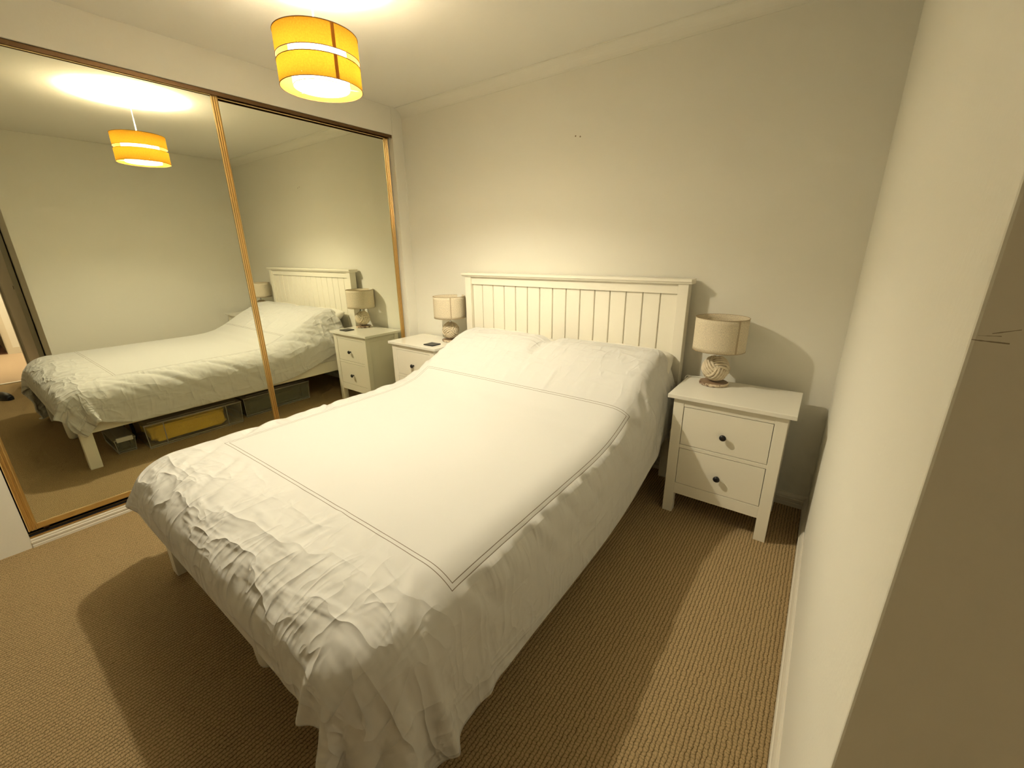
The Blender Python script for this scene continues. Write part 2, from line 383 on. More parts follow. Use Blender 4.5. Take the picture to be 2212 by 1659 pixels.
# ------------------------------------------------------------------ mirrored sliding doors
def sliding_door(y0, y1, xm, label, z0=0.074, z1=2.1925):
    """y0 far (towards headboard), y1 near"""
    t = thing('mirrored_sliding_door', label, 'wardrobe door', (xm, (y0+y1)/2, z0), 'mirrored wardrobe doors')
    hy = abs(y0-y1)/2; hz = z1-z0
    obj('mirror', box(NB(), -0.006, 0.0, -hy+0.006, hy-0.006, 0.006, hz-0.006), m_mirror, t)
    for s in (-1, 1):
        bm = NB(); a, b_ = sorted((s*hy, s*(hy-0.034)))
        box(bm, -0.014, 0.004, a, b_, 0, hz)
        for q in (0.0, 0.011, 0.022):
            p0 = s*(hy-q); p1 = s*(hy-q-0.007)
            lo, hi = min(p0, p1), max(p0, p1)
            extrude_zprof(bm, [(0.004, lo), (0.008, lo+0.001), (0.0105, (lo+hi)/2), (0.008, hi-0.001), (0.004, hi)], 0, hz)
        obj('stile', bm, m_gold, t)
    bm = NB(); box(bm, -0.014, 0.006, -hy+0.034, hy-0.034, 0, 0.030)
    obj('bottom_rail', bm, m_gold, t, bevel=0.002)
    bm = NB(); box(bm, -0.014, 0.005, -hy+0.034, hy-0.034, hz-0.016, hz)
    box(bm, -0.014, 0.009, -hy+0.034, hy-0.034, hz-0.009, hz-0.004)
    obj('top_rail', bm, m_gold, t, bevel=0.001)
    for s in (-1, 1):
        bm = NB(); 
        for k in range(20):
            pass
        lathe(bm, [(0.0001, -0.004), (0.010, -0.004), (0.012, -0.002), (0.012, 0.002), (0.010, 0.004), (0.0001, 0.004)], 20)
        bmesh.ops.rotate(bm, verts=bm.verts, cent=(0, 0, 0), matrix=Matrix.Rotation(math.pi/2, 3, 'Y'))
        bmesh.ops.translate(bm, verts=bm.verts, vec=(-0.004, s*(hy-0.06), -0.006))
        obj('roller', bm, m_goldd, t, smooth=True)
    return t
def extrude_zprof(bm, prof, a, b_):
    r0 = [bm.verts.new((p, q, a)) for p, q in prof]; r1 = [bm.verts.new((p, q, b_)) for p, q in prof]
    n = len(prof)
    for k in range(n): bm.faces.new((r0[k], r0[(k+1) % n], r1[(k+1) % n], r1[k]))
    bm.faces.new(r0[::-1]); bm.faces.new(r1)
sliding_door(-1.281, -2.507, 1.764, 'nearer gold-framed mirrored sliding door reflecting the pendant light and bed foot')
sliding_door(-0.113, -1.312, 1.7395, 'farther gold-framed mirrored sliding door reflecting the headboard and small bedside chest')

# ------------------------------------------------------------------ bed frame
BX0, BX1 = 2.478, 4.084
bed = thing('bed_frame', 'white wooden bed frame with a tongue-and-groove panelled headboard', 'bed', ((BX0+BX1)/2, -1.1, 0))
def W2(bm, t):      # world coords -> local of thing t
    bmesh.ops.translate(bm, verts=bm.verts, vec=-Vector(t.location)); return bm
def part(name, bm, m, t, **kw): return obj(name, W2(bm, t), m, t, **kw)
def child(name, bm, m, t, par, **kw): return obj(name, W2(bm, t), m, par, **kw)
for x0 in (BX0, BX1-0.055):
    part('headboard_post', box(NB(), x0, x0+0.055, -0.10, -0.035, 0.0, 1.163), m_white, bed, bevel=0.002)
part('headboard_cap', extrude_prof(NB(), [(-0.118, 1.176), (-0.118, 1.190), (-0.022, 1.190), (-0.022, 1.176), (-0.028, 1.163), (-0.106, 1.163), (-0.110, 1.170)], 'x', 2.456, 4.101), m_white, bed, bevel=0.001)
part('headboard_top_rail', box(NB(), BX0+0.055, BX1-0.055, -0.088, -0.045, 1.109, 1.163), m_white, bed, bevel=0.0015)
part('headboard_bottom_rail', box(NB(), BX0+0.055, BX1-0.055, -0.088, -0.045, 0.25, 0.36), m_white, bed, bevel=0.0015)
bm = NB(); box(bm, BX0+0.055, BX1-0.055, -0.064, -0.050, 0.36, 1.109)
gx = [BX0+0.055] + [2.625+0.1006*k for k in range(14)] + [BX1-0.055]
for a, b_ in zip(gx, gx[1:]):
    g = 0.0022
    extrude_zprof(bm, [(a+g, -0.066), (a+g, -0.072), (a+g+0.003, -0.076), (b_-g-0.003, -0.076), (b_-g, -0.072), (b_-g, -0.066)], 0.36, 1.1075)
part('headboard_panel', bm, m_white, bed)
for x0 in (2.540, 4.010-0.030):
    part('side_rail', box(NB(), x0, x0+0.03, -2.105, -0.10, 0.244, 0.345), m_white, bed, bevel=0.0015)
part('foot_rail', box(NB(), 2.571, 4.009, -2.104, -2.080, 0.262, 0.345), m_white, bed, bevel=0.0015)
for x0 in (2.540, 3.980):
    part('leg', box(NB(), x0, x0+0.061, -2.165, -2.104, 0.0, 0.335), m_white, bed, bevel=0.002)
bm = NB(); lathe(bm, [(0.0001, 0), (0.022, 0.0), (0.030, 0.006), (0.034, 0.02), (0.037, 0.06), (0.040, 0.27), (0.0001, 0.27)], 32, (3.345, -2.118))
part('centre_leg', bm, m_white, bed, smooth=True)
for k in range(14):
    y = -0.22-0.14*k
    part('slat', box(NB(), 2.571, 3.979, y-0.035, y+0.035, 0.262, 0.278), m_white, bed)
part('centre_beam', box(NB(), 3.27, 3.32, -2.13, -0.10, 0.225, 0.262), m_white, bed)

# mattress
MX0, MX1, MY0, MY1, MZ = 2.545, 4.030, -2.150, -0.125, 0.530
def rbox(x0, x1, y0, y1, z0, z1, r, n=4):
    bm = NB(); box(bm, x0, x1, y0, y1, z0, z1); return bm
mt = obj('mattress', rbox(MX0, MX1, MY0, MY1, 0.280, MZ, 0.05), m_sheet, None, bevel=0.045, seg=5, smooth=True)
tag(mt, 'white mattress in a fitted sheet, lying on the bed slats under the duvet', 'mattress')

# ------------------------------------------------------------------ pillows
def pillow(cx, cy_, cz, lx, ly, lz, tilt, label, seed, rz=0.0):
    rnd = random.Random(seed); bm = NB(); n = 26; m_ = 20
    ph = [rnd.uniform(0, 6.28) for _ in range(6)]
    rows = {}
    for s in (1, -1):
        for i in range(n+1):
            for j in range(m_+1):
                u = -1+2*i/n; v = -1+2*j/m_
                if s == -1 and (i in (0, n) or j in (0, m_)):
                    rows[(s, i, j)] = rows[(1, i, j)]; continue
                puff = max(0, (1-u**4))**0.45*max(0, (1-v**4))**0.45
                pin = 1-0.10*(u*u)*(1-abs(v))*0.6-0.0
                x = u*lx*(1-0.07*(1-v*v)*(-1) - 0.07); y = v*ly*(1-0.07*(1-u*u)*(-1)-0.07)
                z = s*lz*puff*(1+0.06*math.sin(3*u+ph[0])*math.cos(2.5*v+ph[1]))
                z += 0.004*math.sin(11*u+5*v+ph[2])*puff + 0.012*math.sin(2.2*u+ph[3])*(1-puff)
                rows[(s, i, j)] = bm.verts.new((x, y, z))
    for s in (1, -1):
        for i in range(n):
            for j in range(m_):
                f = [rows[(s, i, j)], rows[(s, i+1, j)], rows[(s, i+1, j+1)], rows[(s, i, j+1)]]
                try: bm.faces.new(f if s == 1 else f[::-1])
                except ValueError: pass
    Rm = Matrix.Rotation(rz, 4, 'Z') @ Matrix.Rotation(tilt, 4, 'X')
    o = obj('pillow', bm, m_sheet, None, smooth=True)
    o.matrix_world = Matrix.Translation((cx, cy_, cz)) @ Rm
    md = o.modifiers.new('sub', 'SUBSURF'); md.levels = 1; md.render_levels = 1
    return tag(o, label, 'pillow', 'bed pillows')
PIL = [(2.925, -0.385, 0.592), (3.690, -0.385, 0.592), (2.935, -0.335, 0.690), (3.685, -0.335, 0.690)]
pillow(2.925, -0.385, 0.588, 0.37, 0.25, 0.062, 0.05, 'white pillow beneath another one at the side of the bed nearer the mirrored doors', 1)
pillow(3.690, -0.375, 0.588, 0.375, 0.25, 0.062, 0.05, 'white pillow whose corner shows below another one, beside the larger bedside chest', 2)
pillow(2.950, -0.272, 0.698, 0.365, 0.20, 0.062, 0.42, 'white pillow at the head, upper one on the side nearer the mirrored doors', 3)
pillow(3.715, -0.272, 0.698, 0.365, 0.20, 0.062, 0.42, 'white pillow at the head, upper one on the side nearer the right-hand bedside chest', 4)

# ------------------------------------------------------------------ duvet: cloth relaxed over mattress and pillows
def smoothstep(a, b_, x):
    t = np.clip((x-a)/(b_-a), 0, 1); return t*t*(3-2*t)
def top_height(x, y):
    """height of mattress + pillows under the duvet"""
    h = np.full_like(x, MZ)
    prof = np.interp(y, [-1.05, -0.92, -0.82, -0.72, -0.62, -0.52, -0.42, -0.32, -0.22, -0.13],
                        [0.0, 0.008, 0.028, 0.072, 0.126, 0.180, 0.226, 0.256, 0.262, 0.235])
    edge = smoothstep(MX0-0.03, MX0+0.14, x)*(1-smoothstep(MX1-0.03, MX1+0.11, x))
    mid = 1-0.16*np.exp(-((x-3.32)/0.045)**2)*smoothstep(-0.6, -0.3, y)
    return h+prof*(0.35+0.65*edge)*mid
def collide(P, off):
    x, y, z = P[:, 0], P[:, 1], P[:, 2]
    x0, y0 = MX0-0.052, MY0-0.066
    x1 = MX1+0.042+0.022*smoothstep(-0.75, -0.45, y)
    r = 0.125
    H_ = top_height(x, y)+off
    # rounded shoulder of the mattress (raised further at the pillows)
    dx = np.maximum(np.maximum(x0+r-x, x-(x1-r)), 0); dy = np.maximum(y0+0.17-y, 0)*r/0.17
    d = np.sqrt(dx*dx+dy*dy)
    inside = (x > x0) & (x < x1) & (y > y0) & (d < r)
    Hr = H_-r+np.sqrt(np.maximum(r*r-d*d, 0))
    pen = inside & (z < Hr)
    up = Hr-z
    # distance to the sides
    sx0 = x-x0; sx1 = x1-x; sy = y-y0
    side = np.minimum(np.minimum(sx0, sx1), sy)
    useup = pen & (up <= side+0.004)
    useside = pen & ~useup
    Q = P.copy()
    Q[useup, 2] = Hr[useup]
    a = useside & (sx0 <= sx1) & (sx0 <= sy); Q[a, 0] = x0
    b2 = useside & (sx1 < sx0) & (sx1 <= sy); Q[b2, 0] = x1[b2]
    c = useside & (sy < sx0) & (sy < sx1); Q[c, 1] = y0
    # bed legs and rails at the foot corners stick out a little further
    return Q, useup, useside
def make_duvet():
    NU, NV = 142, 142
    us = np.linspace(DU0, DU1, NU); vs = np.linspace(DV0, DV1, NV)
    # profile along the bed (head -> foot) by arc length
    yy = np.linspace(-0.205, -3.2, 1200); zz = top_height(np.full_like(yy, 3.6), yy)+0.03
    zz[yy < MY0] = MZ+0.03
    s = np.concatenate([[0], np.cumsum(np.hypot(np.diff(yy), np.diff(zz)))])
    Y = np.interp(vs, s, yy); Z = np.interp(vs, s, zz)
    XL0 = 2.685-SU0
    U, Vv = np.meshgrid(us, vs, indexing='ij')
    P = np.stack([XL0+U, np.broadcast_to(Y, U.shape), np.broadcast_to(Z, U.shape)+0.004], -1).astype(float)
    rng = np.random.default_rng(7)
    nzz = rng.normal(0, 1, (NU, NV))
    for _ in range(3):
        nzz = (nzz+np.roll(nzz, 1, 0)+np.roll(nzz, -1, 0)+np.roll(nzz, 1, 1)+np.roll(nzz, -1, 1))/5
    P[..., 2] += 0.006*np.abs(nzz)
    outside = np.maximum(np.maximum(SU0-U, U-SU1), np.maximum(SV0-Vv, Vv-SV1))
    def fold(t, seed):
        r1 = np.random.default_rng(seed); f = np.zeros_like(t)
        for _ in range(9):
            f += r1.uniform(0.5, 1)*np.sin(2*np.pi*t/r1.uniform(0.085, 0.17)+r1.uniform(0, 6.28))
        return f/3
    mo = smoothstep(-0.02, 0.08, outside)
    skew = 0.9*(outside)
    P[..., 2] += 0.016*mo*np.where((U > SU1) | (U < SU0), fold(Vv+skew, 3), 0)*(1-0.6*smoothstep(SV1-0.1, SV1+0.1, Vv))
    P[..., 2] += 0.016*mo*np.where(Vv > SV1, fold(U-skew*0.8, 4), 0)
    P = P.reshape(-1, 3); Pv = np.zeros_like(P)
    idx = np.arange(NU*NV).reshape(NU, NV)
    du, dv = us[1]-us[0], vs[1]-vs[0]
    # extra cloth along the seams, outside the stitched rectangle -> gathers
    gu = 1+0.06*np.exp(-((outside-0.10)/0.09)**2)*((Vv > SV1) | (Vv < SV0))
    gv = 1+0.06*np.exp(-((outside-0.10)/0.09)**2)*((U > SU1) | (U < SU0))
    cl = smoothstep(SU0+0.02, SU0-0.20, U)*smoothstep(SV1-0.02, SV1+0.2, Vv) if False else (np.clip((SU0-U)/0.2, 0, 1)*np.clip((Vv-SV1)/0.2, 0, 1))
    gu = gu*(1-0.56*cl); gv = gv*(1-0.56*cl)
    groups = []
    def add(a, b_, L0, k):
        groups.append((a.ravel(), b_.ravel(), L0.ravel(), k))
    for p in (0, 1):
        a = idx[p:-1:2, :]; b_ = idx[p+1::2, :]; n = min(len(a), len(b_)); add(a[:n], b_[:n], (du*gu)[p:-1:2, :][:n], 1.0)
        a = idx[:, p:-1:2]; b_ = idx[:, p+1::2]; n = min(a.shape[1], b_.shape[1]); add(a[:, :n], b_[:, :n], (dv*gv)[:, p:-1:2][:, :n], 1.0)
    dd = math.hypot(du, dv)
    for p in (0, 1):
        a = idx[p:-1:2, :-1]; b_ = idx[p+1::2, 1:]; n = min(len(a), len(b_)); add(a[:n], b_[:n], np.full(a[:n].shape, dd), 0.25)
        a = idx[p:-1:2, 1:]; b_ = idx[p+1::2, :-1]; n = min(len(a), len(b_)); add(a[:n], b_[:n], np.full(a[:n].shape, dd), 0.25)
    for p in (0, 1, 2, 3):       # bending over three cells, weak and only resisting compression
        a = idx[p:-3:6, :]; b_ = idx[p+3::6, :]; n = min(len(a), len(b_)); add(a[:n], b_[:n], np.full(a[:n].shape, 3*du), -0.22)
        a = idx[:, p:-3:6]; b_ = idx[:, p+3::6]; n = min(a.shape[1], b_.shape[1]); add(a[:, :n], b_[:, :n], np.full(a[:, :n].shape, 3*dv), -0.22)
    dt = 1/50.0; OFF = 0.020
    STEPS = 170
    pin = idx[:, 0]; pin = pin[(P[pin, 0] > 2.60) & (P[pin, 0] < 4.03)]; PIN = P[pin].copy()
    PIN[:, 2] = top_height(PIN[:, 0], PIN[:, 1])+OFF
    for step in range(STEPS):
        Pv[:, 2] -= 3.2*dt
        Pv *= 0.965
        Q = P+Pv*dt
        for it in range(11):
            for a, b_, L0, k in groups:
                d = Q[b_]-Q[a]; ln_ = np.sqrt((d*d).sum(1))+1e-9
                c = (ln_-L0)/ln_
                if k < 0: c = np.minimum(c, 0)*(-k)
                else: c = c*k
                d *= (0.5*c)[:, None]
                Q[a] += d; Q[b_] -= d
            Q2, upm, sdm = collide(Q, OFF)
            # friction: tangential motion held where the cloth rests
            t = Q2[upm]-P[upm]; t[:, 2] = 0; Q2[upm] -= t*0.5
            t = Q2[sdm]-P[sdm]; Q2[sdm] -= t*0.06
            Q = Q2; Q[pin] = PIN
            np.maximum(Q[:, 2], 0.02, out=Q[:, 2])
            np.minimum(Q[:, 1], -0.125, out=Q[:, 1])
        Pv = (Q-P)/dt
        sp_ = np.sqrt((Pv*Pv).sum(1)); lim = 2.5
        f = np.minimum(1, lim/(sp_+1e-9)); Pv *= f[:, None]
        P = Q
    # gathers beside the stitched seams
    A = P.reshape(NU, NV, 3)
    tu = np.gradient(A, axis=0); tv = np.gradient(A, axis=1)
    nrm = np.cross(tu, tv); nrm /= np.linalg.norm(nrm, axis=-1, keepdims=True)+1e-9
    def ridges(t, seed):
        r1 = np.random.default_rng(seed); f = np.zeros_like(t)
        for lam in (0.072, 0.094, 0.13, 0.21):
            f += r1.uniform(0.7, 1)*np.sin(2*np.pi*t/lam+r1.uniform(0, 6.28)+0.9*np.sin(2*np.pi*t/(lam*5.3)+r1.uniform(0, 6)))
        f = f/2.2
        return np.where(f > 0, f, 0.55*f)
    def env(d, pk, wd): return smoothstep(0.0, pk, d)*np.exp(-(np.maximum(d-pk, 0)/wd)**2)
    dR, dL, dF = U-SU1, SU0-U, Vv-SV1
    inR = 1-smoothstep(0.0, 0.12, dF)
    disp = 0.0105*env(dR, 0.035, 0.15)*ridges(Vv+0.45*dR+1.3*dR*dR, 11)*inR*smoothstep(0.30, 0.5, Vv)
    disp += 0.0105*env(dL, 0.05, 0.24)*ridges(Vv+1.25*dL, 12)*inR
    disp += 0.0075*env(dF, 0.06, 0.20)*ridges(U-0.75*dF, 13)*(1-smoothstep(0.0, 0.12, dR))*(1-smoothstep(0.0, 0.12, dL))
    A = A+nrm*disp[..., None]; P = A.reshape(-1, 3)
    bm = NB()
    G = [bm.verts.new(p) for p in P]
    uvl = bm.loops.layers.uv.new('UVMap')
    for i in range(NU-1):
        for j in range(NV-1):
            ids = (idx[i, j], idx[i+1, j], idx[i+1, j+1], idx[i, j+1])
            f = bm.faces.new([G[k] for k in ids])
            for lp, (ii, jj) in zip(f.loops, ((i, j), (i+1, j), (i+1, j+1), (i, j+1))):
                lp[uvl].uv = (us[ii], vs[jj])
    me = bpy.data.meshes.new('duvet'); bm.to_mesh(me); bm.free(); me.materials.append(m_duvet)
    for p in me.polygons: p.use_smooth = True
    o = bpy.data.objects.new('duvet', me); COL.objects.link(o)
    # make the outer side face up/out
    me.update()
    if sum(p.normal.z for p in me.polygons) < 0: me.flip_normals()
    md = o.modifiers.new('smooth', 'SMOOTH'); md.iterations = 2; md.factor = 0.4
    md = o.modifiers.new('thick', 'SOLIDIFY'); md.thickness = 0.012; md.offset = 0.6; md.use_even_offset = False
    md = o.modifiers.new('sub', 'SUBSURF'); md.levels = 1; md.render_levels = 1
    return o
tag(make_duvet(), 'white cotton duvet with a double brown stitched border, hanging over the bed sides', 'duvet')

# ------------------------------------------------------------------ bedside chests
def bedside(loc, label):
    t = thing('bedside_chest', label, 'bedside chest', loc, 'two-drawer bedside chests')
    Wd, D, Ht = 0.54, 0.38, 0.66            # local origin: back-left corner on the floor, front at -D
    obj('table_top', box(NB(), 0, Wd, -D, 0, Ht-0.020, Ht), m_top, t, bevel=0.002)
    lx, ly = 0.049, 0.045
    for x0 in (0.028, Wd-0.028-lx):
        obj('leg', box(NB(), x0, x0+lx, -D+0.016, -D+0.016+ly, 0, Ht-0.020), m_white, t, bevel=0.0015)
        obj('leg', box(NB(), x0, x0+lx, -0.010-ly, -0.010, 0, Ht-0.020), m_white, t, bevel=0.0015)
    xi0, xi1 = 0.028+lx, Wd-0.028-lx
    obj('apron', box(NB(), xi0, xi1, -D+0.018, -D+0.036, 0.117, 0.178), m_white, t, bevel=0.001)
    obj('middle_rail', box(NB(), xi0, xi1, -D+0.018, -D+0.036, 0.3795, 0.3985), m_white, t, bevel=0.001)
    obj('top_rail', box(NB(), xi0, xi1, -D+0.018, -D+0.036, 0.6015, 0.640), m_white, t, bevel=0.001)
    for x0 in (0.040, Wd-0.040-0.012):
        bm = NB(); box(bm, x0, x0+0.012, -D+0.016+ly, -0.010-ly, 0.117, 0.640)
        xo = 0.031 if x0 < 0.2 else Wd-0.031-0.012
        box(bm, xo, xo+0.012, -D+0.016+ly, -0.010-ly, 0.602, 0.640)
        obj('side_panel', bm, m_white, t, bevel=0.0008)
    bm = NB(); box(bm, xi0, xi1, -0.022, -0.014, 0.117, 0.640); box(bm, xi0-0.02, xi1+0.02, -D+0.062, -0.02, 0.14, 0.15)
    obj('back_panel', bm, m_white, t)
    for z0, z1 in ((0.1805, 0.377), (0.401, 0.599)):
        bm = NB(); g = 0.0025
        box(bm, xi0+g, xi1-g, -D+0.0185, -D+0.036, z0, z1)
        box(bm, xi0+0.012, xi1-0.012, -D+0.036, -D+0.33, z0+0.015, z1-0.03)
        dr = obj('drawer', bm, m_white, t, bevel=0.001)
        bm = NB(); lathe(bm, [(0.0001, 0.0), (0.007, 0.0), (0.0055, 0.010), (0.008, 0.014), (0.0145, 0.017), (0.0155, 0.021), (0.0125, 0.026), (0.006, 0.0285), (0.0001, 0.029)], 28)
        bmesh.ops.rotate(bm, verts=bm.verts, cent=(0, 0, 0), matrix=Matrix.Rotation(math.pi/2, 3, 'X'))
        bmesh.ops.translate(bm, verts=bm.verts, vec=(Wd/2, -D+0.0185, z0+0.088))
        k = obj('knob', bm, m_black, dr, smooth=True); k['label'] = 'round black knob'
    bm = NB(); box(bm, xi0, xi1, -D+0.034, -D+0.037, 0.178, 0.602)
    obj('drawer_gap_shade', bm, m_dark, t)  # dark sheet standing in for shade in the gaps round the drawers
    return t
NRX, NRY, NLX, NLY = 4.132, -0.0735, 1.891, -0.0303
bedside((NRX, NRY, 0), 'white two-drawer bedside chest with black knobs beside the right-hand wall')
bedside((NLX, NLY, 0), 'white two-drawer bedside chest beside the mirrored doors, with a black square coaster on top')

# ------------------------------------------------------------------ table lamps with knotted rope ball
def rope_strand(bm, pts, r, nrm_tw=3.0, n=12, turns=14):
    pts = [Vector(p) for p in pts]; L_ = len(pts); rings = []
    for i, p in enumerate(pts):
        t = (pts[(i+1) % L_]-pts[(i-1) % L_]).normalized()
        nn = p.normalized(); nn = (nn-t*nn.dot(t)).normalized(); s = t.cross(nn)
        ring = []
        for k in range(n):
            q = 2*math.pi*k/n
            rr = r*(1+0.16*math.cos(nrm_tw*q-2*math.pi*turns*i/L_))
            ring.append(bm.verts.new(p+(nn*math.cos(q)+s*math.sin(q))*rr))
        rings.append(ring)
    for i in range(L_):
        a, b_ = rings[i], rings[(i+1) % L_]
        for k in range(n): bm.faces.new((a[k], a[(k+1) % n], b_[(k+1) % n], b_[k]))
def shade_uv(o, sc=1.0):
    me = o.data; uvl = me.uv_layers.new(name='UVMap')
    for p in me.polygons:
        angs = [math.atan2(me.vertices[v].co.y, me.vertices[v].co.x) for v in p.vertices]
        if max(angs)-min(angs) > math.pi: angs = [a+2*math.pi if a < 0 else a for a in angs]
        for li, a, v in zip(p.loop_indices, angs, p.vertices): uvl.data[li].uv = (a*sc, me.vertices[v].co.z*sc)
def table_lamp(loc, label, rot, with_cable):
    t = thing('table_lamp', label, 'table lamp', loc, 'rope knot table lamps')
    bm = NB(); n = 64
    prof = [(0.0001, 0.0), (0.064, 0.0), (0.069, 0.003), (0.070, 0.012), (0.067, 0.0155)]
    rings = []
    for r, z in prof:
        rings.append([bm.verts.new(((r+(0.0012*math.sin(7*k*0.3)+0.0008*math.sin(k*1.9) if r > 0.05 else 0))*math.cos(2*math.pi*k/n), (r+(0.0012*math.sin(7*k*0.3) if r > 0.05 else 0))*math.sin(2*math.pi*k/n), z)) for k in range(n)])
    for a, b_ in zip(rings, rings[1:]):
        for k in range(n): bm.faces.new((a[k], a[(k+1) % n], b_[(k+1) % n], b_[k]))
    f = bm.faces.new(rings[-1])
    o = obj('base', bm, [m_slice, m_slicetop], t); o['label'] = 'round wood slice base with bark edge'
    o.data.polygons[len(o.data.polygons)-1].material_index = 1
    R = 0.066; cz = 0.087
    rotm = Matrix.Rotation(rot[2], 3, 'Z') @ Matrix.Rotation(rot[0], 3, 'X') @ Matrix.Rotation(rot[1], 3, 'Y')
    bm = NB(); rs = 0.0062; ns = 6
    for ax in range(3):
        for q in range(ns):
            offz = (q-(ns-1)/2)*0.0133
            pts = []
            for k in range(96):
                a = 2*math.pi*k/96
                Rr = R-rs+0.0045*math.cos(2*a)-0.001
                cr_ = math.sqrt(max(Rr*Rr-offz*offz, 1e-6))
                c, s_ = cr_*math.cos(a), cr_*math.sin(a)
                v = [(c, s_, offz), (offz, c, s_), (s_, offz, c)][ax]
                pts.append(rotm @ Vector(v))
            rope_strand(bm, pts, rs)
    bmesh.ops.translate(bm, verts=bm.verts, vec=(0, 0, cz))
    o = obj('rope_ball', bm, m_rope, t, smooth=True); o['label'] = 'ball of knotted cream rope'
    bm = NB(); bmesh.ops.create_uvsphere(bm, u_segments=24, v_segments=16, radius=R-0.011); bmesh.ops.translate(bm, verts=bm.verts, vec=(0, 0, cz))
    child_gap_shade = obj('ball_gap_shade', bm, m_ropegap, t, smooth=True)
    bm = NB(); lathe(bm, [(0.0001, 0.148), (0.0085, 0.148), (0.0085, 0.166), (0.0060, 0.168), (0.0060, 0.178), (0.016, 0.180), (0.018, 0.215), (0.0001, 0.215)], 28)
    obj('stem', bm, m_steel, t, smooth=False)
    z0, z1, r = 0.187, 0.352, 0.1235
    bm = NB(); lathe(bm, [(r, z0+(z1-z0)*k/8) for k in range(9)], 96)
    sh = obj('lamp_shade', bm, m_linen, t, smooth=True); shade_uv(sh)
    md = sh.modifiers.new('thick', 'SOLIDIFY'); md.thickness = 0.0012; md.offset = -1
    for z in (z0, z1):
        obj('rim', tube(NB(), [(r*math.cos(a), r*math.sin(a), z) for a in (2*math.pi*k/72 for k in range(72))], 0.0014, 6, True), m_linrim, sh, smooth=True)
    aa = -0.75
    bm = NB(); vs0 = [bm.verts.new(((r+0.0007)*math.cos(aa+d_), (r+0.0007)*math.sin(aa+d_), z)) for z in (z0, z1) for d_ in (0, 0.035, 0.07)]
    bm.faces.new((vs0[0], vs0[1], vs0[4], vs0[3])); bm.faces.new((vs0[1], vs0[2], vs0[5], vs0[4]))
    o = obj('seam', bm, m_linrim2, sh)
    md = o.modifiers.new('thick', 'SOLIDIFY'); md.thickness = 0.0005; md.offset = 1
    bm = NB()
    for k in range(3):
        a = 2*math.pi*k/3+0.4; tube(bm, [(0.017*math.cos(a), 0.017*math.sin(a), z0+0.032), (r*math.cos(a), r*math.sin(a), z0+0.032)], 0.0012, 6)
    tube(bm, [(0.018*math.cos(a), 0.018*math.sin(a), z0+0.032) for a in (2*math.pi*k/24 for k in range(24))], 0.0012, 6, True)
    obj('shade_ring', bm, m_trim, t, smooth=True)
    bm = NB(); lathe(bm, [(0.0001, 0.215), (0.013, 0.215), (0.014, 0.235), (0.026, 0.262), (0.030, 0.285), (0.024, 0.306), (0.0001, 0.316)], 28)
    obj('bulb', bm, m_clip, t, smooth=True)
    if with_cable:
        bm = NB(); pts = [(-0.02, 0.066, 0.004), (-0.055, 0.080, 0.004), (-0.10, 0.078, 0.0045), (-0.128, 0.064, 0.006), (-0.148, 0.046, 0.010), (-0.155, 0.030, -0.02), (-0.158, 0.02, -0.12), (-0.158, 0.03, -0.30), (-0.150, 0.06, -0.45)]
        cv = []
        for i in range(len(pts)-1):
            for q in range(6):
                t_ = q/6; p0 = pts[max(i-1, 0)]; p1 = pts[i]; p2 = pts[i+1]; p3 = pts[min(i+2, len(pts)-1)]
                cv.append(tuple(0.5*((2*p1[c])+(-p0[c]+p2[c])*t_+(2*p0[c]-5*p1[c]+4*p2[c]-p3[c])*t_**2+(-p0[c]+3*p1[c]-3*p2[c]+p3[c])*t_**3) for c in range(3)))
        tube(bm, cv, 0.0026, 8); obj('cable', bm, m_cable, t, smooth=True)
    return t
m_linrim2 = translucent('linen seam', (0.56, 0.45, 0.30), 0.08, (0.5, 0.35, 0.2), ((700, 18, 1), (60, 130, 1), 1.3))
table_lamp((4.280, -0.165, 0.660), 'rope-ball table lamp with linen drum shade on the chest by the right-hand wall', (0.65, 0.45, 0.5), True)
table_lamp((2.320, -0.120, 0.660), 'rope-ball table lamp with linen drum shade behind the black coaster, near the mirrored doors', (-0.6, 0.5, 1.9), False)

bm = NB(); box(bm, -0.05, 0.05, -0.045, 0.045, 0, 0.008)
co = obj('coaster', bm, m_black, None, bevel=0.003); co.location = (2.303, -0.312, 0.660)
tag(co, 'flat black square coaster lying on the bedside chest by the mirrored doors', 'coaster')

# ------------------------------------------------------------------ pendant lamp
PX, PY = 2.919, -1.364
pen = thing('pendant_lamp', 'lit ochre two-tier drum pendant lamp hanging from the ceiling', 'pendant lamp', (PX, PY, H))
zb, zt, RP = 1.9645, 2.141, 0.152
zg0, zg1 = zb+0.0785, zb+0.0985
def ploc(bm): bmesh.ops.translate(bm, verts=bm.verts, vec=(0, 0, -H)); return bm
o = obj('ceiling_rose', ploc(lathe(NB(), [(0.0001, H), (0.036, H), (0.036, H-0.012), (0.032, H-0.018), (0.012, H-0.020), (0.008, H-0.028), (0.0001, H-0.028)], 36)), m_clip, pen, smooth=False)
obj('cord', ploc(tube(NB(), [(0, 0, H-0.024), (0.0, 0.0, 2.12)], 0.0032, 10)), m_clip, pen, smooth=True)
obj('lamp_holder', ploc(lathe(NB(), [(0.0001, 2.125), (0.008, 2.125), (0.011, 2.11), (0.014, 2.085), (0.019, 2.082), (0.019, 2.062), (0.0001, 2.062)], 28)), m_clip, pen, smooth=True)
